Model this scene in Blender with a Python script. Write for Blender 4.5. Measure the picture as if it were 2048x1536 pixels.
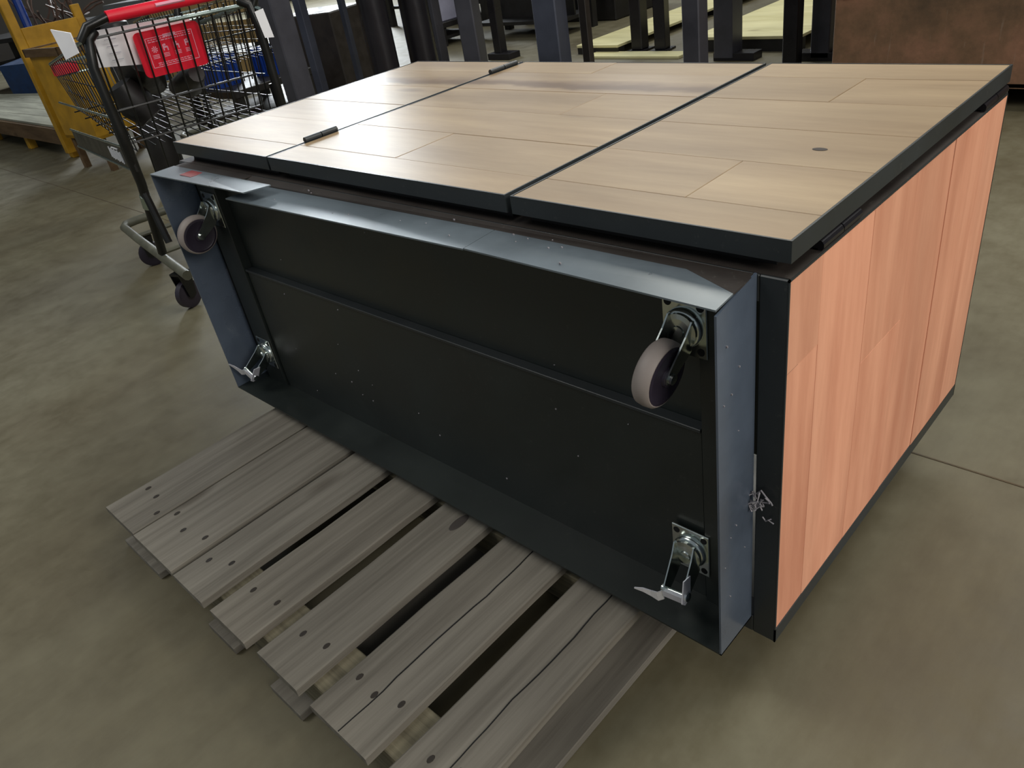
import bpy, bmesh, math, random
from mathutils import Vector, Matrix
random.seed(7)
for o in list(bpy.data.objects): bpy.data.objects.remove(o)
S = bpy.context.scene
COL = S.collection

# ------------------------------------------------------------------ camera, world, lights, exposure
cd = bpy.data.cameras.new('camera'); cam = bpy.data.objects.new('camera', cd); COL.objects.link(cam)
cd.sensor_fit = 'HORIZONTAL'; cd.sensor_width = 36; cd.lens = 1532.57 / 2048 * 36
cd.clip_start = 0.02; cd.clip_end = 200
Rm = Matrix(((0.72158339, -0.27175259, 0.63676365), (0.67488315, 0.48126322, -0.55939114), (-0.15443494, 0.83338841, 0.53067279)))
cam.matrix_world = Matrix.Translation((0.358173, -0.75332, 1.161471)) @ Rm.to_4x4()
S.camera = cam
w = bpy.data.worlds.new('world'); S.world = w; w.use_nodes = True
w.node_tree.nodes['Background'].inputs[0].default_value = (0.80, 0.90, 1.0, 1)
w.node_tree.nodes['Background'].inputs[1].default_value = 0.24

def area(name, loc, target, sx, sy, power, col):
    l = bpy.data.lights.new(name, 'AREA'); l.shape = 'RECTANGLE'; l.size = sx; l.size_y = sy
    l.energy = power; l.color = col
    o = bpy.data.objects.new(name, l); COL.objects.link(o); o.location = loc
    o.rotation_euler = (Vector(target) - Vector(loc)).to_track_quat('-Z', 'Y').to_euler()
    return o
area('daylight_doorway', (-15.8, 8.0, 4.4), (-1.5, 0.5, 0.5), 5.0, 4.0, 2300, (0.90, 0.96, 1.0))
area('daylight_window', (-7.0, 11.9, 4.6), (-1.0, 1.0, 0.5), 9.0, 2.6, 200, (0.90, 0.96, 1.0))
area('fill_light', (1.5, 3.2, 5.2), (0.0, 1.0, 0.0), 2.2, 2.2, 165, (1.0, 0.97, 0.88))  # unseen overhead fill above the cabinet
area('fill_light', (4.6, -0.4, 3.2), (0.0, 0.3, 0.5), 2.5, 2.0, 185, (1.0, 0.95, 0.88))  # unseen side light, added to brighten the side boards and white card
area('fill_light', (-3.5, -2.5, 5.2), (-2.5, 0.5, 0.0), 2.5, 2.0, 105, (1.0, 0.98, 0.92))  # unseen fill, set to lift the floor on the left
area('fill_light', (-3.6, 6.4, 5.6), (-3.6, 6.2, 0.0), 2.2, 2.2, 170, (1.0, 0.98, 0.88))  # added out of view to brighten the plywood and clutter behind
S.view_settings.view_transform = 'Standard'; S.view_settings.look = 'None'
S.view_settings.gamma = 1; S.view_settings.use_curve_mapping = False
S.view_settings.exposure = -0.10

# ------------------------------------------------------------------ materials
def lin(c): return tuple(((v/255)/12.92 if v/255 <= .04045 else ((v/255+.055)/1.055)**2.4) for v in c) + (1,)
def base(name, rough=.5, metal=0, spec=.5):
    m = bpy.data.materials.new(name); m.use_nodes = True; nt = m.node_tree
    b = nt.nodes['Principled BSDF']; b.inputs['Roughness'].default_value = rough
    b.inputs['Metallic'].default_value = metal; b.inputs['Specular IOR Level'].default_value = spec
    return m, nt, b
def N(nt, t, **k):
    n = nt.nodes.new(t)
    for a, v in k.items(): setattr(n, a, v)
    return n
def coords(nt, scale, kind='Object'):
    tc = N(nt, 'ShaderNodeTexCoord'); mp = N(nt, 'ShaderNodeMapping'); mp.inputs['Scale'].default_value = scale
    nt.links.new(tc.outputs[kind], mp.inputs['Vector']); return mp
def noise(nt, vec, sc, det=4, rough=.55):
    n = N(nt, 'ShaderNodeTexNoise'); n.inputs['Scale'].default_value = sc; n.inputs['Detail'].default_value = det
    n.inputs['Roughness'].default_value = rough; nt.links.new(vec.outputs[0], n.inputs['Vector']); return n
def ramp(nt, src, stops, out='Fac'):
    r = N(nt, 'ShaderNodeValToRGB'); e = r.color_ramp.elements
    while len(e) > 1: e.remove(e[-1])
    e[0].position, e[0].color = stops[0]
    for p, c in stops[1:]:
        x = e.new(p); x.color = c
    nt.links.new(src.outputs[out] if hasattr(src, 'outputs') else src, r.inputs[0]); return r
def mixc(nt, a, b, fac, mode='MIX'):
    m = N(nt, 'ShaderNodeMix', data_type='RGBA', blend_type=mode)
    for sock, v in ((m.inputs['Factor'], fac), (m.inputs['A'], a), (m.inputs['B'], b)):
        if isinstance(v, (float, int, tuple)): sock.default_value = v
        else: nt.links.new(v, sock)
    return m.outputs['Result']
def bump(nt, b, src, strength=.2, dist=.002):
    n = N(nt, 'ShaderNodeBump'); n.inputs['Strength'].default_value = strength; n.inputs['Distance'].default_value = dist
    nt.links.new(src, n.inputs['Height']); nt.links.new(n.outputs[0], b.inputs['Normal'])

def plain(name, c, rough=.5, metal=0, var=.25, sc=12, spec=.5):
    m, nt, b = base(name, rough, metal, spec); mp = coords(nt, (1, 1, 1)); n = noise(nt, mp, sc)
    c = lin(c); d = tuple(v*(1-var) for v in c[:3])+(1,); l = tuple(min(1, v*(1+var)) for v in c[:3])+(1,)
    r = ramp(nt, n, [(.3, d), (.7, l)]); nt.links.new(r.outputs[0], b.inputs['Base Color'])
    r2 = ramp(nt, n, [(.3, (rough*.8,)*3+(1,)), (.7, (min(1, rough*1.2),)*3+(1,))]); nt.links.new(r2.outputs[0], b.inputs['Roughness'])
    bump(nt, b, n.outputs['Fac'], .15, .001)
    return m

def wood(name, dark, light, along, rough=.4, spec=.5, streak=28, knots=True, var=.22, rng=(.3, .7)):
    """boards of one species: grain stretched along an axis, per-board tone from Object Info random"""
    m, nt, b = base(name, rough, 0, spec)
    s = [streak]*3; s[along] = 1.6
    tc = N(nt, 'ShaderNodeTexCoord'); oi = N(nt, 'ShaderNodeObjectInfo')
    add = N(nt, 'ShaderNodeVectorMath', operation='ADD'); mul = N(nt, 'ShaderNodeMath', operation='MULTIPLY'); mul.inputs[1].default_value = 31.7
    nt.links.new(oi.outputs['Random'], mul.inputs[0])
    cmb = N(nt, 'ShaderNodeCombineXYZ')
    for i in range(3): nt.links.new(mul.outputs[0], cmb.inputs[i])
    nt.links.new(tc.outputs['Object'], add.inputs[0]); nt.links.new(cmb.outputs[0], add.inputs[1])
    mp = N(nt, 'ShaderNodeMapping'); mp.inputs['Scale'].default_value = s; nt.links.new(add.outputs[0], mp.inputs['Vector'])
    mp2 = N(nt, 'ShaderNodeMapping'); s2 = [5.5]*3; s2[along] = 1.2; mp2.inputs['Scale'].default_value = s2; nt.links.new(add.outputs[0], mp2.inputs['Vector'])
    n1 = noise(nt, mp, 1.0, 6, .65); n2 = noise(nt, mp2, 1.0, 3, .5)
    r1 = ramp(nt, n1, [(rng[0], lin(dark)), (rng[1], lin(light))])
    r2 = ramp(nt, n2, [(.32, (1-var*1.6,)*3+(1,)), (.6, (1, 1, 1, 1))])
    c = mixc(nt, r1.outputs[0], r2.outputs[0], .75, 'MULTIPLY')
    r3 = ramp(nt, oi.outputs['Random'], [(0, (1-var, 1-var*1.1, 1-var*1.2, 1)), (1, (1.0, 1.0, 1.0, 1))])
    c = mixc(nt, c, r3.outputs[0], 1.0, 'MULTIPLY')
    if knots:
        mk = N(nt, 'ShaderNodeMapping'); sk = [11.]*3; sk[along] = 3.6; mk.inputs['Scale'].default_value = sk; nt.links.new(add.outputs[0], mk.inputs['Vector'])
        v = N(nt, 'ShaderNodeTexVoronoi'); v.inputs['Scale'].default_value = .55; nt.links.new(mk.outputs[0], v.inputs['Vector'])
        rk = ramp(nt, v.outputs['Distance'], [(.05, (.35, .3, .27, 1)), (.13, (1, 1, 1, 1))])
        c = mixc(nt, c, rk.outputs[0], .55, 'MULTIPLY')
    nt.links.new(c, b.inputs['Base Color']); bump(nt, b, n1.outputs['Fac'], .12, .0008)
    return m

M = {}
# floor: worn olive-grey concrete
m, nt, b = base('concrete', .62)
mp = coords(nt, (1, 1, 1)); n1 = noise(nt, mp, .9, 6, .6); n2 = noise(nt, mp, 9, 6, .7); n3 = noise(nt, mp, 70, 3, .6)
r = ramp(nt, n1, [(.28, lin((90, 82, 61))), (.5, lin((105, 99, 78))), (.72, lin((118, 114, 93)))])
r2 = ramp(nt, n2, [(.3, (.80, .78, .74, 1)), (.62, (1.05, 1.05, 1.05, 1))])
c = mixc(nt, r.outputs[0], r2.outputs[0], .8, 'MULTIPLY')
mps = coords(nt, (2.4, .6, 1)); n4 = noise(nt, mps, 1.5, 8, .75)
rs = ramp(nt, n4, [(.33, (.68, .63, .53, 1)), (.56, (1, 1, 1, 1))]); c = mixc(nt, c, rs.outputs[0], .65, 'MULTIPLY')
nt.links.new(c, b.inputs['Base Color'])
rr = ramp(nt, n2, [(.3, (.42,)*3+(1,)), (.7, (.68,)*3+(1,))]); nt.links.new(rr.outputs[0], b.inputs['Roughness'])
bump(nt, b, n3.outputs['Fac'], .12, .001); M['concrete'] = m
M['crack'] = plain('expansion joint', (84, 72, 54), .9)
M['top_wood'] = wood('acacia door boards', (146, 121, 90), (178, 153, 118), 0, .47, .6, 12, var=.12)
M['top_wood_streak'] = wood('acacia boards with dark streak', (148, 122, 90), (182, 156, 120), 0, .4, .6, 12, var=.12)  # a soft dark band runs lengthwise along these boards
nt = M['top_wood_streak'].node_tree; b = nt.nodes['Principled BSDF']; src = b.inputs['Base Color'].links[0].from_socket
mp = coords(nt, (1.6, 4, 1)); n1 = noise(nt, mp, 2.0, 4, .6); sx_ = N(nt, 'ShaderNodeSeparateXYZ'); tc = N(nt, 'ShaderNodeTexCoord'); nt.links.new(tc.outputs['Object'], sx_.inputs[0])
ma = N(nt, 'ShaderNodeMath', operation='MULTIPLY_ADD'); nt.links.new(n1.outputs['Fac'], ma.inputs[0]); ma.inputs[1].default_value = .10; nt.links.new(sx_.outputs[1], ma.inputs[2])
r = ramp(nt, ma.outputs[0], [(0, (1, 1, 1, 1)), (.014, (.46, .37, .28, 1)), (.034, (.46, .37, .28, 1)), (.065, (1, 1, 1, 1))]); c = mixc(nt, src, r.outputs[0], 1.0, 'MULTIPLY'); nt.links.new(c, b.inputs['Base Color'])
M['side_wood'] = wood('warm side boards', (212, 142, 112), (246, 180, 146), 2, .45, .35, 14, knots=False, var=.13)
M['pallet'] = wood('weathered pallet wood', (106, 101, 92), (142, 137, 126), 1, .85, .2, 48, var=.12)
M['pallet_x'] = wood('weathered pallet stringer wood', (98, 92, 76), (150, 142, 118), 0, .85, .2, 55, var=.16)
M['ply'] = wood('pale plywood', (204, 196, 144), (232, 226, 180), 0, .7, .3, 8, var=.1)
M['deckwood'] = wood('grey deck boards', (128, 128, 112), (172, 172, 154), 0, .7, .3, 14, var=.15)
M['brownwood'] = wood('brown timber', (84, 66, 46), (122, 100, 74), 0, .8, .2, 14, var=.2)
# black steel with dust
def steel(name, c, rough, dust=.25, metal=.0, spec=.6):
    m, nt, b = base(name, rough, metal, spec); mp = coords(nt, (1, 1, 1)); a = noise(nt, mp, 3.5, 6, .6); d = noise(nt, mp, 90, 4, .7)
    c0 = lin(c); r = ramp(nt, a, [(.35, tuple(v*.75 for v in c0[:3])+(1,)), (.7, tuple(v*1.3 for v in c0[:3])+(1,))])
    rd = ramp(nt, d, [(.62, (0, 0, 0, 1)), (.8, (dust,)*3+(1,))])
    col = mixc(nt, r.outputs[0], lin((120, 118, 108)), rd.outputs[0])
    nt.links.new(col, b.inputs['Base Color'])
    rr = ramp(nt, a, [(.3, (rough*.8,)*3+(1,)), (.7, (rough*1.35,)*3+(1,))]); nt.links.new(rr.outputs[0], b.inputs['Roughness'])
    return m
M['steel'] = steel('black powder coated steel', (38, 43, 45), .42)
M['sheet'] = steel('dark painted sheet', (30, 36, 34), .38, .18)
M['skirt'] = steel('blue grey skirt steel', (82, 92, 106), .22, .12, 0, .8)
M['flange'] = steel('lighter grey flange steel', (104, 114, 121), .3, .2, .2, .8)  # flange strip coloured lighter than the rest of the skirt
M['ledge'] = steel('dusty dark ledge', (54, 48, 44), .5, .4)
M['post'] = steel('dark square tube', (72, 72, 80), .38, .1, .3)
M['post_dark'] = steel('black tube', (40, 38, 42), .28, .1, .4)
M['post_blue'] = steel('bluish tube', (66, 70, 84), .35, .1, .3)
M['dark'] = plain('dark clutter', (30, 28, 27), .5)
M['darkbrown'] = plain('dark brown panel', (38, 32, 27), .6)
M['zinc'] = plain('bright zinc', (205, 212, 208), .2, 1.0, .12, 30)
M['zinc_white'] = plain('polished brake steel', (240, 240, 250), .3, .6, .05)
M['rubber'] = plain('grey wheel tread', (148, 138, 132), .6, 0, .1)
M['hub'] = plain('dark wheel disc', (46, 40, 52), .45, 0, .15)
M['hole'] = plain('black hole', (8, 8, 8), .9)
M['black'] = plain('black enamel', (18, 19, 18), .35)
M['greyframe'] = plain('grey worn frame', (92, 92, 78), .5)
M['red'] = plain('red plastic', (226, 18, 48), .4, 0, .06)
M['white'] = plain('white card', (250, 250, 255), .5, 0, .03)
M['print'] = plain('pink white print', (244, 170, 190), .5, 0, .03)
M['yellow'] = plain('yellow paint', (168, 126, 22), .5, 0, .25, 8)
M['blue'] = plain('blue plastic', (20, 58, 140), .4, 0, .15)
M['navy'] = plain('navy plastic', (20, 52, 92), .5, 0, .2)
M['tan'] = plain('tan board', (150, 124, 78), .7, 0, .12)
M['greypanel'] = plain('grey panel', (92, 92, 92), .5, 0, .1)
M['palegrey'] = plain('pale grey box', (150, 150, 170), .5, 0, .08)
M['fluff'] = plain('grey dust fluff', (150, 146, 150), .9)
M['nail'] = plain('rusty nail stain', (44, 38, 32), .8)
M['knot'] = plain('dark wood knot', (66, 60, 56), .7)
M['rustred'] = plain('red scuff', (140, 60, 60), .6)
M['wallmat'] = plain('dim warehouse wall', (58, 54, 50), .9, 0, .15, 1)
M['chrome'] = plain('chrome wire', (170, 185, 178), .25, .9, .1)
M['pink'] = plain('salmon cloth', (224, 130, 110), .7, 0, .05)
M['coatbrown'] = plain('brown wire scrap', (96, 74, 62), .6)
# rusty bin steel
m, nt, b = base('rusty bin steel', .7); mp = coords(nt, (1, 1, 1)); n1 = noise(nt, mp, 2.2, 7, .65); n2 = noise(nt, mp, 30, 5, .7)
r = ramp(nt, n1, [(.3, lin((70, 56, 38))), (.5, lin((112, 84, 60))), (.7, lin((146, 104, 80)))])
r2 = ramp(nt, n2, [(.3, (.8, .8, .8, 1)), (.7, (1.1, 1.1, 1.1, 1))]); c = mixc(nt, r.outputs[0], r2.outputs[0], .8, 'MULTIPLY')
mps = coords(nt, (30, 30, 2.5)); n3 = noise(nt, mps, 1, 5, .6); rs = ramp(nt, n3, [(.62, (0, 0, 0, 1)), (.72, (.55, .55, .55, 1))])
c = mixc(nt, c, lin((150, 136, 122)), rs.outputs[0]); nt.links.new(c, b.inputs['Base Color']); bump(nt, b, n2.outputs['Fac'], .3, .002); M['rust'] = m

# ------------------------------------------------------------------ mesh helpers
class MB:
    def __init__(s): s.bm = bmesh.new()
    def box(s, x0, x1, y0, y1, z0, z1, mat=None, bev=0.0):
        b2 = bmesh.new()
        P = [(x, y, z) for x in (x0, x1) for y in (y0, y1) for z in (z0, z1)]
        v = [b2.verts.new(p) for p in P]
        for f in ((0, 1, 3, 2), (4, 6, 7, 5), (0, 4, 5, 1), (2, 3, 7, 6), (0, 2, 6, 4), (1, 5, 7, 3)): b2.faces.new([v[i] for i in f])
        if bev: bmesh.ops.bevel(b2, geom=b2.edges[:], offset=bev, segments=1, affect='EDGES')
        return s._add(b2, mat)
    def _add(s, b2, mat=None):
        if mat is not None: bmesh.ops.transform(b2, matrix=mat, verts=b2.verts[:])
        bmesh.ops.recalc_face_normals(b2, faces=b2.faces[:])
        me = bpy.data.meshes.new('t'); b2.to_mesh(me); b2.free(); s.bm.from_mesh(me); bpy.data.meshes.remove(me); return s
    def prism(s, poly, axis, a0, a1, mat=None, bev=0):
        """poly 2D in the two other axes (cyclic order), extruded along axis from a0 to a1"""
        b2 = bmesh.new()
        def P(p, a): q = list(p); q.insert(axis, a); return q
        A = [b2.verts.new(P(p, a0)) for p in poly]; B = [b2.verts.new(P(p, a1)) for p in poly]
        b2.faces.new(A); b2.faces.new(B[::-1]); n = len(poly)
        for i in range(n): b2.faces.new((A[i], A[(i+1) % n], B[(i+1) % n], B[i]))
        if bev: bmesh.ops.bevel(b2, geom=b2.edges[:], offset=bev, segments=1, affect='EDGES')
        return s._add(b2, mat)
    def hull(s, bottom, top):
        b2 = bmesh.new(); A = [b2.verts.new(p) for p in bottom]; B = [b2.verts.new(p) for p in top]; n = len(A)
        b2.faces.new(A); b2.faces.new(B[::-1])
        for i in range(n): b2.faces.new((A[i], A[(i+1) % n], B[(i+1) % n], B[i]))
        return s._add(b2)
    def tube(s, pts, r, seg=8, caps=True, rs=None):
        b2 = bmesh.new(); pts = [Vector(p) for p in pts]; rings = []; prev = None
        for i, p in enumerate(pts):
            d = ((pts[i+1]-p).normalized() if i < len(pts)-1 else Vector()) + ((p-pts[i-1]).normalized() if i else Vector())
            d.normalize()
            if prev is None: u = d.orthogonal().normalized()
            else: u = (prev - d*prev.dot(d)).normalized()
            prev = u; v = d.cross(u); rr = rs[i] if rs else r
            rings.append([b2.verts.new(p + (u*math.cos(2*math.pi*k/seg)+v*math.sin(2*math.pi*k/seg))*rr) for k in range(seg)])
        for a, c in zip(rings, rings[1:]):
            for k in range(seg): b2.faces.new((a[k], a[(k+1) % seg], c[(k+1) % seg], c[k]))
        if caps: b2.faces.new(rings[0][::-1]); b2.faces.new(rings[-1])
        return s._add(b2)
    def lathe(s, prof, mat, seg=24):
        """prof list of (r, z) around local z; mat places it"""
        b2 = bmesh.new(); rings = []
        for r, z in prof: rings.append([b2.verts.new((r*math.cos(2*math.pi*k/seg), r*math.sin(2*math.pi*k/seg), z)) for k in range(seg)])
        for a, c in zip(rings, rings[1:]):
            for k in range(seg): b2.faces.new((a[k], a[(k+1) % seg], c[(k+1) % seg], c[k]))
        b2.faces.new(rings[0][::-1]); b2.faces.new(rings[-1])
        return s._add(b2, mat)
    def done(s, name, mat, parent=None, smooth=False, loc=None):
        me = bpy.data.meshes.new(name)
        if loc is not None: bmesh.ops.translate(s.bm, vec=-Vector(loc), verts=s.bm.verts[:])
        s.bm.to_mesh(me); s.bm.free()
        me.materials.append(M[mat])
        o = bpy.data.objects.new(name, me); COL.objects.link(o)
        if loc is not None: o.location = loc
        if parent: o.parent = parent
        if smooth:
            for p in me.polygons: p.use_smooth = True
            try: me.set_sharp_from_angle(angle=math.radians(40))
            except Exception: pass
        return o
def thing(name, label, cat, loc=(0, 0, 0), rz=0, group=None):
    o = bpy.data.objects.new(name, None); COL.objects.link(o); o.location = loc; o.rotation_euler = (0, 0, rz); o.empty_display_size = .1
    o['label'] = label; o['category'] = cat
    if group: o['group'] = group
    return o
def tag(o, label, cat, group=None):
    o['label'] = label; o['category'] = cat
    if group: o['group'] = group
    return o
def struct(o): o['kind'] = 'structure'; return o

# ------------------------------------------------------------------ the setting
fl = struct(MB().box(-16, 9, -7, 12, -.12, 0).done('floor', 'concrete'))
MB().box(-16, 9, .7155, .7195, -.01, .0012).done('expansion_joint', 'crack', fl)
struct(MB().box(-16, 9, 12.01, 12.2, 0, 6.5).done('wall_back', 'wallmat'))
struct(MB().box(-16.2, -16.01, -7, 12.2, 0, 6.5).done('wall_left', 'wallmat'))

# ------------------------------------------------------------------ pallet under the cabinet
ZT = .1245
pal = thing('wooden_pallet', 'weathered grey wooden pallet lying on the concrete floor under the tipped cabinet', 'pallet', (-.8, 0, 0))
def under(o, par): o.parent = par; o.location = Vector(o.location) - Vector(par.location); return o
def P3(o, parent): return under(o, parent)
tops = [(-1.381, -1.226, .35), (-1.221, -1.034, -.4), (-1.020, -.897, .5), (-.862, -.733, .2), (-.697, -.569, -.3), (-.524, -.376, .2), (-.335, -.205, -.2)]
for i, (a, b_, tw) in enumerate(tops):
    m_ = MB(); n = 8; y0, y1 = -.53 + random.uniform(-.006, .006), .49
    bot, top = [], []
    bm = m_.bm; rows = []
    for k in range(n+1):
        y = y0+(y1-y0)*k/n; ja, jb = random.uniform(-.002, .002), random.uniform(-.002, .002)
        zz = ZT-.0004 + random.uniform(-.0006, 0)
        rows.append([bm.verts.new(q) for q in ((a+ja, y, zz-.0175), (b_+jb, y, zz-.0175), (b_+jb, y, zz-.002), (b_+jb-.003, y, zz), (a+ja+.003, y, zz), (a+ja, y, zz-.002))])
    for r0, r1 in zip(rows, rows[1:]):
        for k in range(6): bm.faces.new((r0[k], r0[(k+1) % 6], r1[(k+1) % 6], r1[k]))
    bm.faces.new(rows[0]); bm.faces.new(rows[-1][::-1]); bmesh.ops.recalc_face_normals(bm, faces=bm.faces[:])
    P3(m_.done('deck_board', 'pallet', loc=((a+b_)/2, y0, ZT-.01)), pal)
# long splits in the two wide boards
def split(name, pts, wd=.0008):
    m_ = MB()
    for (xa, ya), (xb, yb) in zip(pts, pts[1:]):
        m_.hull([(xa-wd, ya, ZT-.004), (xa+wd, ya, ZT-.004), (xb+wd, yb, ZT-.004), (xb-wd, yb, ZT-.004)],
                [(xa-wd, ya, ZT+.0003), (xa+wd, ya, ZT+.0003), (xb+wd, yb, ZT+.0003), (xb-wd, yb, ZT+.0003)])
    P3(m_.done(name, 'hole', loc=(0, 0, 0)), pal)
def wig(x, ya, yb, n=16, a=.0012): return [(x+random.uniform(-a, a)+.002*math.sin(k*.7), ya+(yb-ya)*k/n) for k in range(n+1)]
split('split_crack', wig(-.447, -.53, -.05)); split('split_crack', wig(-.262, -.53, -.06, 16, .001))
for y0, y1 in ((-.50, -.408), (-.065, .025), (.37, .46)):
    P3(MB().box(-1.38, -.26, y0, y1, .019, ZT-.0185, bev=.002).done('stringer', 'pallet_x', loc=(-.8, y0, .06)), pal)
for a, b_ in ((-1.381, -1.19), (-.955, -.848), (-.712, -.61), (-.34, -.19)):
    P3(MB().box(a, b_, -.532, .49, .001, .0185, bev=.0015).done('bottom_board', 'pallet', loc=((a+b_)/2, -.53, .01)), pal)
nm = MB()
for a, b_, _ in tops:
    for y in (-.455, -.02+.0):
        for k in range(3 if b_-a > .14 else 2):
            x = a+(b_-a)*(k+.5)/(3 if b_-a > .14 else 2)+random.uniform(-.012, .012); yy = y+random.uniform(-.02, .02)
            nm.lathe([(.0048, 0), (.0042, .0009)], Matrix.Translation((x, yy, ZT-.0004)) @ Matrix.Diagonal((1, 1.6, 1, 1)), 9)
P3(nm.done('nail_heads', 'nail'), pal)['kind'] = 'stuff'
P3(MB().lathe([(.014, 0), (.012, .0006)], Matrix.Translation((-.628, -.095, ZT-.0006)) @ Matrix.Diagonal((.8, 1.9, 1, 1)), 18).done('knot', 'knot'), pal)

# ------------------------------------------------------------------ the cabinet, lying on its back
BB, BT = .13-.005, .75     # bottom and top of the body as it lies
L, H, SK, SD = 1.555, .793, .039, .09
cab = thing('rolling_cabinet', 'long black steel and wood cabinet tipped onto its back on the pallet, casters towards us', 'cabinet', (-L/2, 0, BB))
def C(o): return under(o, cab)
def CS(o, par): o.parent = par; return o
fr = MB(); t = .036
for x in (-L, -t):                                   # upright tubes on both ends
    for y in (0, H-t): fr.box(x, x+t, y, y+t, BB, BT, bev=.0015)
for z in (BB, BT-t):
    for y in (0, H-t): fr.box(-L+t, -t, y, y+t, z, z+t, bev=.0015)
    for x in (-L, -t): fr.box(x, x+t, t, H-t, z, z+t, bev=.0015)
# thin steel lip round the side boards
for z0, z1 in ((BB, BB+.028), (BT-.003, BT)): fr.box(-.001, .0012, 0, H, z0, z1)
for y0, y1 in ((0, .003), (H-.003, H)): fr.box(-.001, .0012, y0, y1, BB, BT)
C(fr.done('frame', 'steel'))
C(MB().box(-L+t, -t, .010, .014, BB+.35, BT-.004).done('bottom_panel', 'sheet'))
C(MB().prism([(-.004, .50), (-.004, .20), (.010, .497), (.0105, .5)], 0, -1.41, -.19).done('ghost', 'sheet')) if False else None
# lower half of the recess stands proud as a folded pan
pan = MB(); pan.box(-1.385, -.115, -.006, .010, BB+.012, .498, bev=.001); C(pan.done('pan_panel', 'sheet'))
pan = MB(); pan.box(-1.385, -.115, -.010, .010, .494, .500, bev=.0008); C(pan.done('pan_lip', 'steel'))
for x0, x1 in ((-1.476, -1.388), (-.112, -.052)):
    C(MB().box(x0, x1, -.012, .012, BB+.01, BT-.006, bev=.001).done('caster_rail', 'sheet'))
C(MB().box(-L, 0-0, t, H-.02, BB+.002, BB+.006).done('back_panel', 'sheet'))
C(MB().box(-L+.001, -.0, .036, H-.036, BT-.008, BT-.004).done('face_panel', 'ledge'))
C(MB().box(-L+.001, -L+.006, .036, H-.036, BB+.03, BT-.03).done('end_panel', 'top_wood'))
# skirt of folded sheet round the casters
e = .031
C(MB().hull([(-SK-.003, -SD, BB+e), (-SK, -SD, BB+e), (-SK, 0, BB+e), (-SK-.003, 0, BB+e)],
            [(-SK-.003, -SD, BT-.012), (-SK, -SD, BT-.012), (-SK, 0, BT+.002), (-SK-.003, 0, BT+.002)]).done('skirt_panel', 'skirt'))
C(MB().box(-L+SK, -L+SK+.003, -SD, 0, BB+e, BT+.002).done('skirt_panel', 'skirt'))
C(MB().box(-L+SK, -SK, -SD, 0, BB+e, BB+e+.003).done('skirt_panel', 'sheet'))
def topsheet(pts, th=.0025, nm='skirt_panel', mt='skirt'):
    C(MB().hull([(x, y, z-th) for x, y, z in pts], pts).done(nm, mt))
YB = -.022
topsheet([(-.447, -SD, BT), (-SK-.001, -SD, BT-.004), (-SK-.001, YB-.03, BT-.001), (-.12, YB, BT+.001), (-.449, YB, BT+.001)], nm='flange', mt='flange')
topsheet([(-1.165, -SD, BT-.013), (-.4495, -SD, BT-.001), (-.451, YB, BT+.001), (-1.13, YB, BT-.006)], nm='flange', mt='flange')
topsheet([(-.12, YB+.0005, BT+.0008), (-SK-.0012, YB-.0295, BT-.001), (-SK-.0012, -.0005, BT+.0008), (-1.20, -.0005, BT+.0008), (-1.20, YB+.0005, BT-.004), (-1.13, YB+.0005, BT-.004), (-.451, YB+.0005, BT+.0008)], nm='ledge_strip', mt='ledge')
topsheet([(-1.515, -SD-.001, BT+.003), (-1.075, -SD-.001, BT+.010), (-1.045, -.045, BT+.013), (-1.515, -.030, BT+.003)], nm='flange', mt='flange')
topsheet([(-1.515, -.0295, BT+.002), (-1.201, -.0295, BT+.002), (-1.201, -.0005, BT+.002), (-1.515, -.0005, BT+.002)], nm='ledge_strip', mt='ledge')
C(MB().box(-1.40, -1.345, -.070, -.040, BT+.0055, BT+.0063).done('paint_scuff', 'rustred'))
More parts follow.
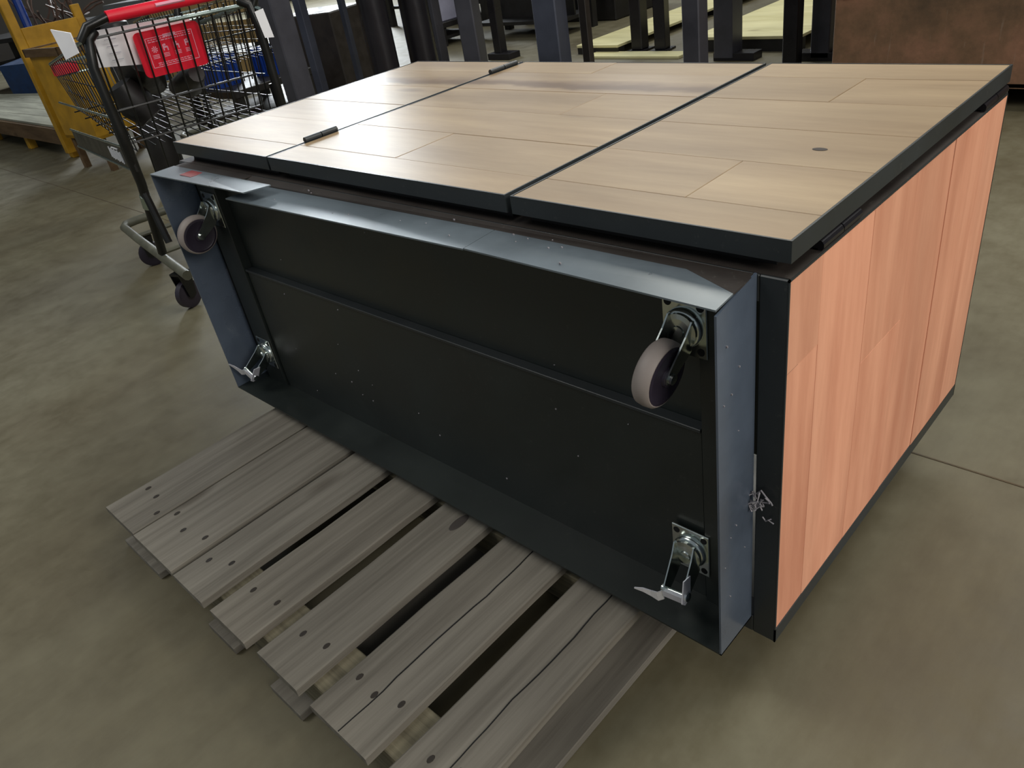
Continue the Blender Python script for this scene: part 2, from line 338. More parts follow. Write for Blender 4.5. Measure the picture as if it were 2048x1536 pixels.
# casters
def caster(cx, cz, wheel=True, brake=False, sw=0.0, label=None):
    """local frame: +z away from the cabinet (world -Y), -y = trailing direction"""
    T = Matrix.Translation((cx, -.012, cz)) @ Matrix.Rotation(math.radians(90), 4, 'X')
    Tw = T @ Matrix.Rotation(sw, 4, 'Z')
    # local: X right, Y -> world Z, Z -> world -Y
    pl = MB(); pl.box(-.033, .033, -.042, .042, 0, .003, T, bev=.001)
    p = C(pl.done('caster', 'zinc', loc=(cx, 0, cz)))
    if label: p['label'] = label
    def sub(mb, nm, mt, sm=True):
        o = mb.done(nm, mt, smooth=sm, loc=(cx, 0, cz)); o.parent = p; o.location = (0, 0, 0); return o
    for x in (-.024, .024):
        for y in (-.032, .032): sub(MB().lathe([(.0055, 0), (.0055, .0036)], T @ Matrix.Translation((x, y, 0)), 12), 'bolt_hole', 'hole')
    sub(MB().lathe([(.0285, .003), (.0285, .006), (.026, .0095), (.0225, .011), (.0225, .012)], Tw, 28), 'swivel_race', 'zinc')
    f = MB(); f.lathe([(.025, .012), (.0245, .0155), (.018, .017), (.009, .0175), (.008, .0195), (.003, .0200)], Tw, 28)
    for s in (-1, 1):
        x0 = .0175*s
        f.prism([(.020, .012), (.021, .017), (.004, .028), (-.034, .062), (-.040, .066), (-.049, .065), (-.052, .057), (-.044, .040), (-.026, .012)], 0, x0-.0011, x0+.0011, Tw)
    f.box(-.0186, .0186, -.016, .020, .0135, .0157, Tw)
    sub(f, 'fork', 'zinc', False)
    ax = Tw @ Matrix.Translation((0, -.043, .057)) @ Matrix.Rotation(math.radians(90), 4, 'Y')
    a = MB(); a.lathe([(.0055, -.0235), (.0075, -.0232), (.0075, -.019), (.0035, -.019), (.0035, .019), (.0075, .019), (.0075, .0232), (.0055, .0235)], ax, 12)
    sub(a, 'axle', 'zinc')
    if wheel:
        sub(MB().lathe([(.034, -.0125), (.042, -.0128), (.0455, -.009), (.0465, 0), (.0455, .009), (.042, .0128), (.034, .0125)], ax, 40), 'tread', 'rubber')
        h = MB()
        for s in (-1, 1): h.lathe([(.0405, s*.0110), (.0405, s*.0134), (.036, s*.0142), (.034, s*.0130), (.014, s*.0130), (.013, s*.0160), (.006, s*.0163)], ax, 32)
        sub(h, 'wheel_disc', 'hub')
    if brake:
        bk = MB()
        bk.prism([(-.014, .040), (-.050, .050), (-.053, .066), (-.046, .072), (-.012, .058)], 0, .0192, .0212, Tw)
        b3 = [(-.0205, -.052, .062), (-.028, -.054, .068), (-.037, -.048, .072), (-.046, -.040, .078), (-.058, -.036, .084)]
        for (xa_, ya_, za_), (xb_, yb_, zb_), w0, w1 in zip(b3, b3[1:], (.009, .009, .006, .004), (.009, .006, .004, .001)):
            mb_ = MB().hull([(xa_, ya_-w0, za_), (xa_, ya_+w0, za_), (xa_, ya_+w0, za_+.002), (xa_, ya_-w0, za_+.002)], [(xb_, yb_-w1, zb_), (xb_, yb_+w1, zb_), (xb_, yb_+w1, zb_+.002), (xb_, yb_-w1, zb_+.002)])
            bmesh.ops.transform(mb_.bm, matrix=Tw, verts=mb_.bm.verts[:]); me_ = bpy.data.meshes.new('t'); mb_.bm.to_mesh(me_); bk.bm.from_mesh(me_); bpy.data.meshes.remove(me_); mb_.bm.free()
        bk.prism([(-.040, .060), (-.052, .062), (-.052, .066), (-.040, .066)], 0, -.019, .0195, Tw)
        sub(bk, 'brake_lever', 'zinc_white', False)
    return p
caster(-.131, BT-.086, True, False, math.radians(-7))
caster(-1.428, BT-.10, True, False, math.radians(-8))
caster(-1.428, .75-.497, False, True, math.radians(-22))
caster(-.136, .75-.490, False, True, math.radians(8))

# doors with inset boards
SEAM = [(-1.5551, -1.1265), (-1.1185, -.4445), (-.4335, .0)]
DZ0, DZ1 = BT+.0186, BT+.0462
rowsY = [.0062, .084, .235, .386, .537, .688, .7905]
joints = {(1, 1): [-.80], (1, 3): [-.66], (1, 5): [-.82], (2, 1): [-.187], (2, 4): [-.2]}
boardid = 0
for di, (xa, xb) in enumerate(SEAM):
    d = MB(); th = .0028
    d.box(xa, xb, .0043, .0043+th, DZ0, DZ1); d.box(xa, xb, H-th, H, DZ0, DZ1)
    d.box(xa, xa+th, .0043+th, H-th, DZ0, DZ1); d.box(xb-th, xb, .0043+th, H-th, DZ0, DZ1)
    d.box(xa+th, xb-th, .0043+th, H-th, DZ0, DZ0+.003)
    dr = C(d.done('door', 'steel', loc=((xa+xb)/2, .4, BT+.03)))
    for ri in range(6):
        y0, y1 = max(rowsY[ri], .0043+th)+.0005, min(rowsY[ri+1], H-th)-.0005
        xs = [xa+th] + joints.get((di, ri), []) + [xb-th]
        for x0, x1 in zip(xs, xs[1:]):
            dz = random.uniform(-.0005, .0002)
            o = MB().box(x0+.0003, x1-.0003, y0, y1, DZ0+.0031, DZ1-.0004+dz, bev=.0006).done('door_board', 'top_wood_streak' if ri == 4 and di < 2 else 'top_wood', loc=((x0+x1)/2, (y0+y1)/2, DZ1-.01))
            o.parent = dr; o.location = Vector(o.location)-Vector(dr.location)-Vector(cab.location)
    mp_ = MB()
    if di == 2:
        k_ = MB().lathe([(.0065, 0), (.0055, .0004)], Matrix.Translation((-.108, .307, DZ1-.0004)) @ Matrix.Diagonal((1.7, 1, 1, 1)), 20).done('wood_knot', 'knot', loc=((xa+xb)/2, .4, BT+.03)); k_.parent = dr; k_.location = (0, 0, 0)
# knuckle hinges between first and second door
for y0, y1 in ((.10, .185), (.665, .765)):
    h = MB()
    for k in range(2):
        a, b_ = y0+(y1-y0)*k/2+.001, y0+(y1-y0)*(k+1)/2-.001
        h.tube([(-1.1225, a, DZ1+.0045), (-1.1225, b_, DZ1+.0045)], .006, 12)
    h.box(-1.1238, -1.1212, y0, y1, DZ0+.01, DZ1+.004)
    C(h.done('hinge', 'steel'))
# hinge bolts in the gap along the right edge, spacers at the other edges
for y0, y1 in ((.085, .195), (.672, .79)):
    h = MB(); h.tube([(-.006, y0, BT+.007), (-.006, (y0+y1)/2, BT+.007)], .0078, 12); h.tube([(-.006, (y0+y1)/2+.002, BT+.007), (-.006, y1, BT+.007)], .0078, 12)
    h.box(-.03, -.006, y0, y1, BT+.0001, BT+.0035); h.box(-.03, -.006, y0, y1, DZ0-.004, DZ0-.0001)
    C(h.done('hinge', 'post_dark'))
for x0, x1 in ((-1.53, -1.14), (-1.10, -.46), (-.42, -.03)):
    for y0, y1 in ((.03, .05), (.74, .76)): C(MB().box(x0, x1, y0, y1, BT-.001, DZ0-.0002).done('door_spacer', 'dark'))
C(MB().box(-L, 0, .003, H, BT-.004, BT+.001).done('face_sheet', 'ledge'))
# side boards, running across the depth of the cabinet
sb = [.0035, .088, .240, .392, .543, .695, H-.0035]
sj = {0: [-.13], 1: [], 2: [-.243], 3: [], 4: [], 5: []}
for i in range(6):
    zs = [BT-.0035] + [BT+z for z in sj[i]] + [BB+.0285]
    for z1, z0 in zip(zs, zs[1:]):
        x = .0006+random.uniform(-.0006, .0006)
        C(MB().box(-.010, x, sb[i]+.0002, sb[i+1]-.0002, z0+.0002, z1-.0002, bev=.0004).done('side_board', 'side_wood', loc=(0, (sb[i]+sb[i+1])/2, (z0+z1)/2)))
# dust
du = MB()
for k in range(46):
    a = random.random()
    if a < .5: p_ = (random.uniform(-1.35, -.2), -.0105 if random.random() < .4 else -.0065, random.uniform(.17, .7))
    elif a < .8: p_ = (random.uniform(-1.0, -.1), random.uniform(-.08, -.003), BT+.0012)
    else: p_ = (-SK+.0004, random.uniform(-.085, -.01), random.uniform(.2, .7))
    s_ = random.uniform(.0004, .0013)
    du.box(p_[0]-s_, p_[0]+s_*1.4, p_[1]-.0008, p_[1]+.0008, p_[2]-s_, p_[2]+s_)
o = C(du.done('dust_specks', 'fluff')); o['kind'] = 'stuff'
cw = MB()
for k in range(16):
    p_ = Vector((-.028+random.uniform(-.012, .010), -.006, BT-.345+random.uniform(-.022, .02))); pts = [p_]
    for q in range(4): p_ = p_+Vector((random.uniform(-.009, .009), random.uniform(-.004, .002), random.uniform(-.009, .009))); pts.append(p_)
    cw.tube(pts, .0011, 5)
tag(cw.done('dust_clump', 'fluff', loc=(-.028, -.006, BT-.345)), 'small grey clump of lint stuck on the right front post of the cabinet', 'lint')

# ------------------------------------------------------------------ black shopping cart
FX, WX = Vector((-.989, .148, 0)), Vector((.148, .989, 0)); O0 = Vector((-2.575, .245, 0))
def K(a, b_, h): return tuple(O0 + FX*a + WX*b_ + Vector((0, 0, h)))
cart = thing('shopping_cart', 'black wire shopping cart with red handle and red seat panel, left of the tipped cabinet', 'shopping cart', (-3.05, .6, 0))
def A(o, par=None): return under(o, cart)
for b0, b1 in ((.0, .05), (.6, .56)):
    q_ = .02 if b0 == 0 else .59
    f = MB(); f.tube([K(.02, b1, 1.0), K(0, q_, .98), K(-.005, b0, .9), K(0, b0, .7), K(.01, b0, .5), K(.17, b0, .19)], .0175, 10); A(f.done('frame_tube', 'black', smooth=True))
    f = MB(); f.tube([K(-.04, b0, .28), K(.03, b0, .48), K(.04, b0, .7)], .014, 8); A(f.done('brace_tube', 'black', smooth=True))
f = MB(); f.tube([K(-.12, 0, .165), K(.6, -.002, .16), K(.82, .0, .16), K(.865, .02, .16), K(.88, .07, .16), K(.88, .43, .16), K(.865, .48, .16), K(.82, .5, .16), K(-.12, .6, .165)], .019, 10)
A(f.done('lower_frame', 'greyframe', smooth=True))
for a in (.25, .6): A(MB().tube([K(a, 0, .165), K(a, .57-.1*(a > .5), .165)], .010, 8).done('cross_bar', 'greyframe', smooth=True))
f = MB(); f.tube([K(-.01, .10, 1.035), K(-.01, .64, 1.035)], .019, 14); A(f.done('handle', 'red', smooth=True))
A(MB().tube([K(0, -.005, .98), K(-.008, .03, 1.02), K(-.01, .10, 1.035)], .015, 10).done('handle_bracket', 'black', smooth=True)); A(MB().tube([K(0, .6, .97), K(-.01, .64, 1.035)], .013, 10).done('handle_bracket', 'black', smooth=True))
f = MB()
f.tube([K(-.0287, .26, 1.04), K(-.0287, .36, 1.04)], .006, 6); A(f.done('handle_print', 'print'))
# basket: rims and wires
def rim(a, t): return .98-.13*a/1.13
A(MB().tube([K(.02, .01, .98), K(1.12, .04, .855), K(1.14, .08, .85), K(1.14, .46, .85), K(1.12, .5, .855), K(.02, .59, .98)], .0075, 8).done('rim', 'chrome', smooth=True))
A(MB().tube([K(1.13, .05, .80), K(1.13, .48, .80)], .005, 6).done('rim', 'chrome', smooth=True))
A(MB().tube([K(.02, .30, .985), K(.02, .59, .98), K(-.02, .615, .96), K(-.02, .62, .90)], .008, 6).done('rim', 'chrome', smooth=True))
W = MB(); r_ = .0024
for k in range(18):
    a = .04+k*1.07/17
    for b0, s in ((.005+.03*a/1.1, 1), (.595-.09*a/1.1, -1)): W.tube([K(a, b0, .98-.115*a), K(a*.97, b0+s*.03, .60+.05*a)], r_, 4)
for h in (.9, .82, .74, .66):
    W.tube([K(.03, .02, h), K(1.09, .06, h-.03*(h > .8))], r_, 4); W.tube([K(.03, .58, h), K(1.09, .48, h-.03*(h > .8))], r_, 4)
A(W.done('basket_side', 'black'))['kind'] = 'stuff'
W = MB()
for k in range(16): b0 = .07+.4*k/15; W.tube([K(1.135, b0, .85), K(1.07, b0, .655), K(.06, .04+.52*k/15, .60)], r_, 4)
for a in (.25, .45, .65, .85, 1.05): W.tube([K(a, .04, .60+.05*a), K(a, .54, .60+.05*a)], .0035, 4)
A(W.done('basket_floor', 'black'))['kind'] = 'stuff'
for k in range(11):
    b0 = .04+.052*k; A(MB().tube([K(.03, b0, 1.0), K(.16, b0, .48)], .0036, 5).done('gate_wire', 'black'))
for h, a in ((.98, .035), (.74, .095), (.62, .125)): A(MB().tube([K(a, .03, h), K(a, .57, h)], .0045, 5).done('gate_rail', 'black'))
pn = MB(); pn.hull([K(-.01, -.004, .545), K(1.05, -.004, .513), K(1.05, .004, .513), K(-.01, .004, .545)], [K(-.01, -.004, .628), K(1.05, -.004, .585), K(1.05, .004, .585), K(-.01, .004, .628)])
A(pn.done('side_sign', 'black'))
for h0, h1, q_ in ((.63, .587, -.004), (.543, .511, -.004), (.73, .705, 0)): A(MB().tube([K(0, q_, h0), K(1.06, q_, h1)], .0045, 6).done('tray_rail', 'chrome'))
lg = MB()
for k in range(9): a = .13+.022*k; lg.tube([K(a, -.0055, .556+.002*(k % 3)), K(a+.006, -.0055, .600-.004*(k % 2))], .0028, 4)
lg.tube([K(.16, -.0055, .607), K(.26, -.0055, .603)], .0022, 4)
A(lg.done('sign_lettering', 'white'))
# red child-seat panel with printed pictograms
def panelmat(a0, b0, h0):      # local x -> across, y -> up
    m_ = Matrix((WX, Vector((-FX.x*.12, -FX.y*.12, .99)), -FX)).transposed().to_4x4(); m_.translation = Vector(K(a0, b0, h0)); return m_
PM = panelmat(.095, .175, .815)
w_, h_, r0 = .235, .152, .018
def rr(x0, y0, x1, y1, r):
    out = []
    for cx_, cy_, a0 in ((x1-r, y0+r, -90), (x1-r, y1-r, 0), (x0+r, y1-r, 90), (x0+r, y0+r, 180)):
        for k in range(5): t_ = math.radians(a0+22.5*k); out.append((cx_+r*math.cos(t_), cy_+r*math.sin(t_)))
    return out
A(MB().prism(rr(0, 0, w_, h_, r0), 2, -.003, .003, PM).done('seat_panel', 'red'))
pr = MB(); z0, z1 = .003, .0038
def strip(x0, y0, x1, y1): pr.box(x0, x1, y0, y1, z0, z1, PM)
bx0, by0, bx1, by1 = .035, .028, .205, .128
strip(bx0, by0, bx1, by0+.002); strip(bx0, by1-.002, bx1, by1); strip(bx0, by0, bx0+.002, by1); strip(bx1-.002, by0, bx1, by1)
for row, y in ((0, .119), (1, .112)):
    x = bx0+.008
    while x < bx1-.012: l_ = random.uniform(.004, .012); strip(x, y, min(x+l_, bx1-.008), y+.003); x += l_+.003
strip(.10, .122, .145, .131)
for i, cx_ in enumerate((.058, .098, .138, .178)):
    if i == 0:
        for q in range(8):
            t_ = q*math.pi/4; pr.prism([(cx_, .088), (cx_+.011*math.cos(t_), .088+.011*math.sin(t_)), (cx_+.011*math.cos(t_+.4), .088+.011*math.sin(t_+.4))], 2, z0, z1, PM)
    else:
        strip(cx_-.010, .078, cx_-.006, .099); strip(cx_-.006, .086, cx_+.006, .092); strip(cx_+.004, .076, cx_+.008, .090)
        pr.prism([(cx_-.002+.004*math.cos(q), .097+.004*math.sin(q)) for q in [k*math.pi/4 for k in range(8)]], 2, z0, z1, PM)
    for y in (.068, .063, .058):
        strip(cx_-.013, y, cx_+.010-.003*(i % 2), y+.0022)
for y in (.040, .034): 
    x = bx0+.02
    while x < bx1-.03: l_ = random.uniform(.006, .012); strip(x, y, x+l_, y+.0026); x += l_+.0025
A(pr.done('seat_panel_print', 'print'))
# folded white advert card on the near corner of the cart
PM2 = panelmat(.10, .035, .885)
wc = MB(); wc.hull([K(.115, .035, .885), K(.135, .36, .835), K(.139, .36, .835), K(.119, .035, .885)], [K(.095, .03, 1.0), K(.105, .40, .985), K(.109, .40, .985), K(.099, .03, 1.0)])
tag(wc.done('advert_card', 'white'), 'large white card behind the wire gate of the black shopping cart', 'card')
wl = MB()
for k in range(4): wl.tube([K(.0915, .085, .965-.022*k), K(.0945, .125, .963-.022*k)], .0010, 4)
A(wl.done('faint_print', 'palegrey'))
hb = MB(); hb.hull([K(.06, -.060, .935), K(.0, -.025, .95), K(.003, -.021, .95), K(.063, -.056, .935)], [K(.075, -.065, 1.03), K(.0, -.025, 1.012), K(.003, -.021, 1.012), K(.078, -.061, 1.03)])
tag(hb.done('paper_tag', 'white'), 'small white paper hanging off the left end of the red cart handle', 'paper')
hb = MB(); hb.hull([K(-.03, .60, .865), K(-.03, .635, .86), K(-.027, .635, .86), K(-.027, .60, .865)], [K(-.03, .59, .955), K(-.03, .625, .96), K(-.027, .625, .96), K(-.027, .59, .955)])
tag(hb.done('paper_tag', 'white'), 'narrow white tag hanging at the right corner of the cart basket', 'tag')
A(MB().box(-.02, .02, -.05, .05, -.02, .02, Matrix.Translation(K(1.12, .09, .825))).done('corner_bumper', 'red'))
A(MB().box(-.012, .012, -.012, .012, -.014, .014, Matrix.Translation(K(.085, .0, .40)) ).done('leg_clip', 'chrome')) if False else A(MB().tube([K(.062, -.001, .40), K(.036, -.001, .45)], .0195, 10).done('leg_sticker', 'chrome'))
def cart_caster(a, b_, sw):
    c_ = O0 + FX*a + WX*b_; T = Matrix.Translation(c_) @ Matrix.Rotation(sw, 4, 'Z')
    p_ = MB(); p_.lathe([(.045, -.016), (.055, -.012), (.055, .012), (.045, .016)], T @ Matrix.Translation((0, 0, .0555)) @ Matrix.Rotation(math.radians(90), 4, 'X'), 24)
    o = A(p_.done('wheel', 'hub', smooth=True))
    q_ = MB()
    for s in (-1, 1): q_.prism([(-.03, .145), (.03, .145), (.018, .05), (.0, .042), (-.018, .05)], 1, s*.023-.002, s*.023+.002, T)
    q_.box(-.03, .03, -.025, .025, .142, .15, T)
    A(q_.done('wheel_fork', 'black'))
for a, b_, sw in ((0.0, .0, 1.9), (.0, .6, .3), (.66, .04, 1.2), (.66, .5, .4)): cart_caster(a, b_, sw)
cart2 = cart.copy(); COL.objects.link(cart2); cart2.location = Vector(cart.location)+Vector((-1.56, 1.06, 0))
cart2['label'] = 'second black wire shopping cart, half hidden behind the first cart and the broad grey post'
cart['group'] = cart2['group'] = 'shopping carts beside the tipped cabinet'
for ch in list(cart.children):
    if ch.name.split('.')[0] in ('seat_panel', 'seat_panel_print', 'faint_print', 'sign_lettering', 'side_sign', 'corner_bumper', 'leg_sticker', 'handle_print'): continue
    c_ = ch.copy(); COL.objects.link(c_); c_.parent = cart2; c_.location = ch.location
# dark bag slumped in the basket
bg = MB()
bg.tube([K(.18, .20, .88), K(.3, .22, .86), K(.42, .24, .82), K(.5, .3, .74)], .06, 10, rs=[.05, .085, .09, .04])
bg.tube([K(.30, .12, .80), K(.30, .15, .72), K(.28, .18, .66)], .06, 10, rs=[.05, .07, .05])
bg.tube([K(.2, .38, .78), K(.4, .40, .73), K(.62, .4, .70)], .05, 10, rs=[.03, .055, .035])
tag(bg.done('dark_bag', 'dark', smooth=True), 'dark slumped bag lying inside the black shopping cart basket', 'bag')

rb_ = MB(); rb_.tube([(-4.33, 1.03, 0), (-4.33, 1.03, .04), (-4.34, 1.04, .3), (-4.36, 1.04, .7), (-4.37, 1.05, .92), (-4.37, 1.05, .95)], .09, 14, rs=[.06, .09, .085, .10, .07, .02])
tag(rb_.done('padded_roll', 'dark', smooth=True), 'upright dark padded roll standing on the floor behind the black shopping cart', 'padded roll')

# ------------------------------------------------------------------ yellow platform truck on the far left
tr = thing('platform_truck', 'yellow platform truck with grey board deck and tall yellow end frame, far left', 'platform truck', (-7.4, 1.6, 0))
def Tt(o): return under(o, tr)
def quadbox(c, z0, z1): return MB().hull([(x, y, z0) for x, y in c], [(x, y, z1) for x, y in c])
DC = [(-6.25, 1.09), (-8.5, 1.05), (-9.6, 1.6), (-8.0, 1.85)]
def lerp(a, b_, t_): return (a[0]+(b_[0]-a[0])*t_, a[1]+(b_[1]-a[1])*t_)
for k in range(5):
    t0, t1 = k/5+.004, (k+1)/5-.004
    q = [lerp(DC[0], DC[3], t0), lerp(DC[1], DC[2], t0), lerp(DC[1], DC[2], t1), lerp(DC[0], DC[3], t1)]
    Tt(quadbox(q, .215, .25).done('deck_board', 'deckwood'))
Tt(quadbox([(-6.22, 1.06), (-8.5, 1.02), (-8.5, 1.05), (-6.22, 1.09)], .12, .235).done('edge_beam', 'brownwood'))
Tt(quadbox([(-6.22, 1.1), (-6.26, 1.1), (-8.0, 1.88), (-7.97, 1.88)], .12, .235).done('edge_beam', 'brownwood'))
for x, y in ((-6.35, 1.14), (-7.3, 1.12), (-8.3, 1.12), (-7.9, 1.75)): Tt(MB().box(x-.04, x+.04, y-.03, y+.03, 0, .215, bev=.004).done('leg', 'yellow'))
Tt(MB().box(-6.24, -6.17, 1.05, 1.11, .06, 1.5, bev=.005).done('upright_post', 'yellow'))
Tt(MB().box(-6.23, -6.19, 1.5, 1.56, .1, 1.0, bev=.005).done('upright_post', 'yellow'))
Tt(MB().box(-6.20, -6.175, 1.11, 1.5, .25, .92, bev=.003).done('end_panel', 'yellow'))
gb = thing('yellow_bin', 'yellow steel bin seen through the wires behind the black shopping cart', 'bin', (-5.3, 1.5, 0))
def G(o): return under(o, gb)
def openbin(cx, cy, sx, sy, z0, z1, th=.02, rot=.15):
    Tm = Matrix.Translation((cx, cy, 0)) @ Matrix.Rotation(rot, 4, 'Z'); m_ = MB()
    m_.box(-sx, sx, -sy, -sy+th, z0, z1, Tm); m_.box(-sx, sx, sy-th, sy, z0, z1, Tm); m_.box(-sx, -sx+th, -sy+th, sy-th, z0, z1, Tm); m_.box(sx-th, sx, -sy+th, sy-th, z0, z1, Tm); m_.box(-sx, sx, -sy, sy, z0, z0+th, Tm); return m_
G(openbin(-5.65, 1.28, .24, .26, .22, .80, rot=.1).done('tub', 'yellow'))
Tm = Matrix.Translation((-5.65, 1.28, 0)) @ Matrix.Rotation(.1, 4, 'Z'); rb = MB()
rb.box(-.26, .26, -.28, -.26, .76, .81, Tm); rb.box(.24, .26, -.28, .28, .76, .81, Tm); rb.box(-.26, .26, .26, .28, .76, .81, Tm); rb.box(-.26, -.24, -.28, .28, .76, .81, Tm)
G(rb.done('rim', 'brownwood'))
for sx in (-.2, .2):
    for sy in (-.22, .22): G(MB().box(sx-.02, sx+.02, sy-.02, sy+.02, 0, .22, Tm).done('leg', 'brownwood'))

# ------------------------------------------------------------------ other clutter behind
def simple(nm, mb, mat, label, cat, group=None, **k): return tag(mb.done(nm, mat, **k), label, cat, group)
def crate(x, y, sx, sy, z0, z1, mat, label, rot=.1, ribs=True):
    t_ = thing('plastic_crate', label, 'crate', (x, y, z0), rot)
    def pt(mb, nm, mt): o = mb.done(nm, mt); o.parent = t_; return o
    h = z1-z0; m_ = MB(); th = .012
    m_.box(-sx, sx, -sy, -sy+th, 0, h); m_.box(-sx, sx, sy-th, sy, 0, h); m_.box(-sx, -sx+th, -sy+th, sy-th, 0, h); m_.box(sx-th, sx, -sy+th, sy-th, 0, h); m_.box(-sx+th, sx-th, -sy+th, sy-th, 0, th)
    pt(m_, 'shell', mat); m_ = MB(); o_ = .01
    m_.box(-sx-o_, sx+o_, -sy-o_, -sy, h-.03, h); m_.box(-sx-o_, sx+o_, sy, sy+o_, h-.03, h); m_.box(sx, sx+o_, -sy, sy, h-.03, h); m_.box(-sx-o_, -sx, -sy, sy, h-.03, h)
    pt(m_, 'rim', mat); m_ = MB()
    for k in range(6): x_ = -sx+sx*2*(k+.5)/6; m_.box(x_-.008, x_+.008, -sy-.008, -sy, .01, h-.03)
    for k in range(5): y_ = -sy+sy*2*(k+.5)/5; m_.box(sx, sx+.008, y_-.008, y_+.008, .01, h-.03)
    pt(m_, 'rib', mat); return t_
def table(nm, label, cat, x, y, sx, sy, h, rot=0, shelf=.25, mat='dark', leg=.03, panel=None, topmat=None):
    t_ = thing(nm, label, cat, (x, y, 0), rot)
    def pt(mb, n_, mt): o = mb.done(n_, mt); o.parent = t_; return o
    pt(MB().box(-sx, sx, -sy, sy, h-.05, h, bev=.004), 'tabletop', topmat or mat)
    for a in (-1, 1):
        for b_ in (-1, 1):
            xx, yy = a*(sx-leg*1.3), b_*(sy-leg*1.3); pt(MB().box(xx-leg, xx+leg, yy-leg, yy+leg, 0, h-.05), 'leg', mat)
    if shelf: pt(MB().box(-sx+leg, sx-leg, -sy+leg, sy-leg, shelf, shelf+.03), 'shelf', mat)
    if panel: pt(MB().box(-sx+.05, sx-.05, -.01, .01, (shelf or 0)+.03, h-.05), 'back_panel', mat)
    return t_
crate(-5.58, 2.10, .15, .11, .30, .52, 'blue', 'bright blue plastic crate on a low black stand behind the cart', .1)
crate(-5.42, 2.50, .10, .10, .30, .50, 'blue', 'blue plastic crate nearest the broad grey post, behind the cart', .2)
table('low_stand', 'low black stand carrying two blue crates behind the shopping cart', 'stand', -5.5, 2.3, .34, .36, .30, .1, .08, 'dark')
simple('floor_bin', MB().hull([(-9.6, 1.75, 0), (-8.4, 2.2, 0), (-9.2, 3.3, 0), (-10.6, 2.6, 0)], [(-9.6, 1.72, .5), (-8.3, 2.15, .5), (-9.2, 3.4, .5), (-10.7, 2.6, .5)]), 'navy', 'dark blue covered load on the floor behind the grey deck, far left', 'bin')
table('steel_rack', 'dark steel rack behind the blue load at the far left', 'rack', -11.8, 3.2, 1.3, .8, .65, .3, .3, 'dark', .03, True)
sc = MB()
for k in range(26):
    p_ = Vector((-11.2+random.uniform(-.55, .5), 3.0+random.uniform(-.25, .35), .665)); pts = [p_]
    d_ = Vector((random.uniform(-.5, .5), random.uniform(-.4, .4), random.uniform(.1, .8))).normalized()
    for q in range(5): p_ = p_+d_*.1; d_ = (d_+Vector((random.uniform(-.3, .3), random.uniform(-.3, .3), random.uniform(-.3, .25)))).normalized(); p_.z = max(p_.z, .665); pts.append(p_.copy())
    sc.tube(pts, .013, 5)
o = simple('wire_scrap', sc, 'coatbrown', 'tangle of rusty brown wire heaped on the rack, upper left', 'scrap metal')
simple('blue_pole', MB().tube([(-11.35, 2.68, .651), (-11.4, 2.7, 1.1)], .05, 10), 'blue', 'upright blue tube standing on the dark rack beside the yellow post, top left', 'tube')
table('grey_panel_table', 'grey topped table behind the red cart handle', 'table', -8.3, 3.0, .30, .35, .88, .3, .3, 'dark', .025, True, 'greypanel')
tp = MB(); tp.box(-.55, .55, -.012, .012, .12, .72, Matrix.Translation((-5.7, 3.45, 0)) @ Matrix.Rotation(.35, 4, 'Z'))
simple('tan_board', tp, 'tan', 'tan board standing on edge behind the shopping cart wires', 'board') if False else None
tb = thing('tan_board_rack', 'tan boarded shelf standing behind the wires of the shopping cart', 'shelf', (-7.3, 2.95, 0), .35)
for z in (.12, .40, .66):
    o = MB().box(-.6, .6, -.012, .012, z, z+.2, bev=.003).done('board', 'tan'); o.parent = tb
for x in (-.58, .58): o = MB().box(x-.02, x+.02, .012, .05, 0, .9).done('upright', 'dark'); o.parent = tb
simple('dark_cabinet', MB().box(-.30, .30, -.25, .25, .0, .62, Matrix.Translation((-5.7, 3.22, 0)) @ Matrix.Rotation(.3, 4, 'Z'), bev=.01), 'darkbrown', 'dark brown box cabinet between the left posts', 'cabinet')
table('dark_work_table', 'black work table behind the single plated leg at top centre', 'table', -5.25, 5.3, .60, .28, .75, .0, .12, 'dark', .035, True)
table('dark_work_table', 'black work table seen between the round column and the two toned post', 'table', -7.4, 6.4, .9, .5, .70, .0, .2, 'dark', .035, True)
simple('dark_cabinet', MB().box(-.60, .60, -.42, .42, 0, .9, Matrix.Translation((-5.2, 6.2, 0)), bev=.01), 'dark', 'large black box cabinet just left of the first pale plywood sheet', 'cabinet')
table('dark_work_table', 'black work table at top centre behind the first pale board', 'table', -5.5, 8.2, 1.5, .5, .8, .0, .18, 'dark', .04, True)
table('dark_work_table', 'long black table farthest back behind the pale boards', 'table', -2.6, 9.6, 2.2, .5, .8, .0, .18, 'dark', .04, True)
simple('grey_box', MB().box(-.22, .22, -.2, .2, 0, .3, Matrix.Translation((-6.2, 4.95, .221)), bev=.01), 'palegrey', 'pale grey box on a low black stand between the broad posts', 'box')
table('low_stand', 'low black stand under the pale grey box at top centre', 'stand', -6.2, 4.95, .26, .24, .22, .0, .06, 'dark')
def pale(nm, x0, x1, y0, y1, z, label):
    t_ = thing(nm, label, 'board stack', ((x0+x1)/2, (y0+y1)/2, 0)); hx, hy = (x1-x0)/2, (y1-y0)/2
    def pt(mb, n_, mt): o = mb.done(n_, mt); o.parent = t_; return o
    pt(MB().box(-hx, hx, -hy, hy, z-.02, z, bev=.002), 'sheet', 'ply')
    for y in (-hy+.05, 0, hy-.05): pt(MB().box(-hx, hx, y-.04, y+.04, 0, z-.02), 'runner', 'dark')
pale('plywood_sheet', -3.97, -3.56, 4.40, 7.4, .07, 'pale plywood sheet on dark runners, behind the two thin black legs')
pale('plywood_sheet', -2.95, -2.12, 4.47, 7.2, .10, 'pale plywood sheet nearest the rusty bin, behind the plated posts')
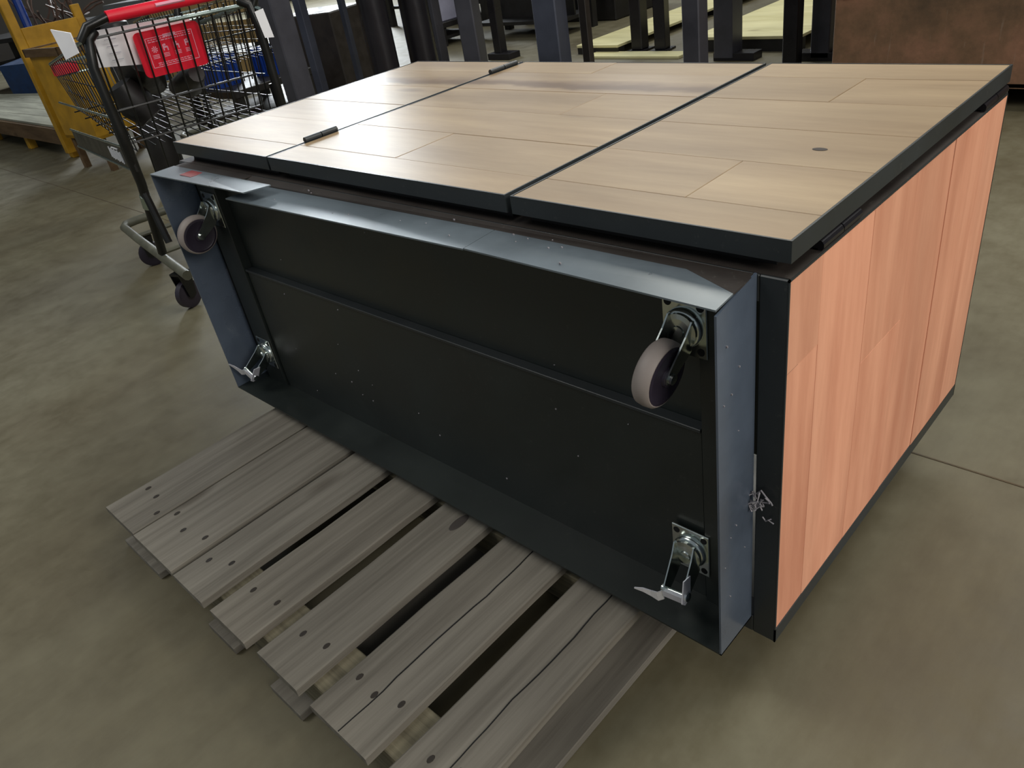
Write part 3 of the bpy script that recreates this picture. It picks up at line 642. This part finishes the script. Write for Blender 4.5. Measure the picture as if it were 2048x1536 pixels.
simple('grey_plank', MB().box(-3.78, -2.92, 4.26, 4.42, 0, .02, bev=.003), 'ply', 'short pale plank lying flat in front of the short black legs', 'plank')

def post(x, y, s, top, mat, label, rot=0, plate=None, round_=False, extra=None):
    t_ = thing('steel_post', label, 'post', (x, y, 0), rot)
    def pt(mb, n_, mt, **k): o = mb.done(n_, mt, **k); o.parent = t_; return o
    if round_: pt(MB().tube([(0, 0, 0.015), (0, 0, top)], s, 20), 'tube', mat, smooth=True)
    else: pt(MB().box(-s, s, -s, s, .015, top, bev=min(.006, s*.12)), 'tube', mat)
    pw = plate or (s+.03, s+.03, 0)
    pt(MB().box(-pw[0]+pw[2], pw[0]+pw[2], -pw[1], pw[1], 0, .05 if plate else .015, bev=.002), 'base_plate', 'post_dark')
    return t_
post(-3.366, 1.45, .056, 1.7, 'post', 'broad grey square post nearest the shopping cart', -.05)
post(-3.865, 1.90, .027, 1.7, 'post_blue', 'slim square post just right of the broad grey post', .2)
post(-4.034, 2.30, .018, .84, 'post_blue', 'thin shiny post between the brown cabinet and the dark columns', .2)
post(-3.201, 1.90, .075, 1.7, 'post_dark', 'dark round column, left one of the pair at top centre', 0, round_=True)
post(-3.173, 2.15, .078, 1.7, 'post_dark', 'dark round column with bright streak, right one of the pair', 0, round_=True)
post(-3.378, 2.45, .034, 1.7, 'post', 'grey square post touching the right side of the dark round column', .1)
post(-2.974, 2.35, .050, 1.7, 'post', 'two toned square post standing alone right of the dark columns', .35)
post(-4.72, 4.28, .042, 1.5, 'post_dark', 'thin black leg with wide foot plate at top centre', .0, (.13, .07, .03))
post(-2.44, 2.4, .064, 1.7, 'post_blue', 'widest square post with blue sheen at top centre', .25)
post(-2.40, 2.62, .022, 1.7, 'darkbrown', 'slim brown post touching the back of the widest post', .1)
post(-3.44, 4.53, .050, 1.5, 'post_dark', 'left one of two short black legs in front of the pale plywood', .0)
post(-3.235, 4.53, .046, 1.5, 'post_dark', 'right one of two short black legs in front of the pale plywood', .15)
post(-2.115, 3.2, .052, 1.7, 'post', 'dark square post without foot plate, left of the first plated post', .05)
post(-2.53, 4.27, .070, 1.7, 'post', 'dark square post with flat foot plate beside the door seam', .0, (.15, .06, .07))
post(-1.95, 4.02, .046, 1.6, 'post_dark', 'slim black post left of the rusty bin', .1)
post(-1.865, 4.27, .060, 1.7, 'post', 'dark square post with flat foot plate touching the rusty bin', .0, (.16, .06, .0))
simple('cross_beam', MB().box(-.55, .55, -.02, .02, .0, .12, Matrix.Translation((-4.35, 1.90, .93)) @ Matrix.Rotation(.1, 4, 'Z')), 'post', 'dark cross beam spanning between the left posts', 'beam')

# rusty steel bin at the right
rb = thing('rusty_bin', 'large rusty brown steel bin standing at the upper right corner', 'bin', (-.35, 3.9, 0))
def RB(o): return under(o, rb)
m_ = MB(); x0, x1, y0, y1, z0, z1 = -1.39, .9, 3.30, 4.6, .10, 1.3
m_.box(x0, x1, y0, y0+.02, z0, z1, bev=.004); m_.box(x0, x1, y1-.02, y1, z0, z1); m_.box(x0, x0+.02, y0+.02, y1-.02, z0, z1); m_.box(x1-.02, x1, y0+.02, y1-.02, z0, z1); m_.box(x0, x1, y0, y1, z0, z0+.02)
RB(m_.done('tub', 'rust'))
for x in (-1.2, -.3, .6): RB(MB().box(x, x+.12, y0+.12, y1-.05, 0, z0).done('skid', 'dark'))
simple('salmon_cloth', MB().hull([(-1.36, 3.28, .505), (-1.28, 3.28, .515), (-1.28, 3.2995, .515), (-1.36, 3.2995, .505)], [(-1.37, 3.28, .60), (-1.26, 3.28, .60), (-1.26, 3.2995, .60), (-1.37, 3.2995, .60)]), 'pink', 'salmon cloth hanging on the front of the rusty bin', 'cloth')
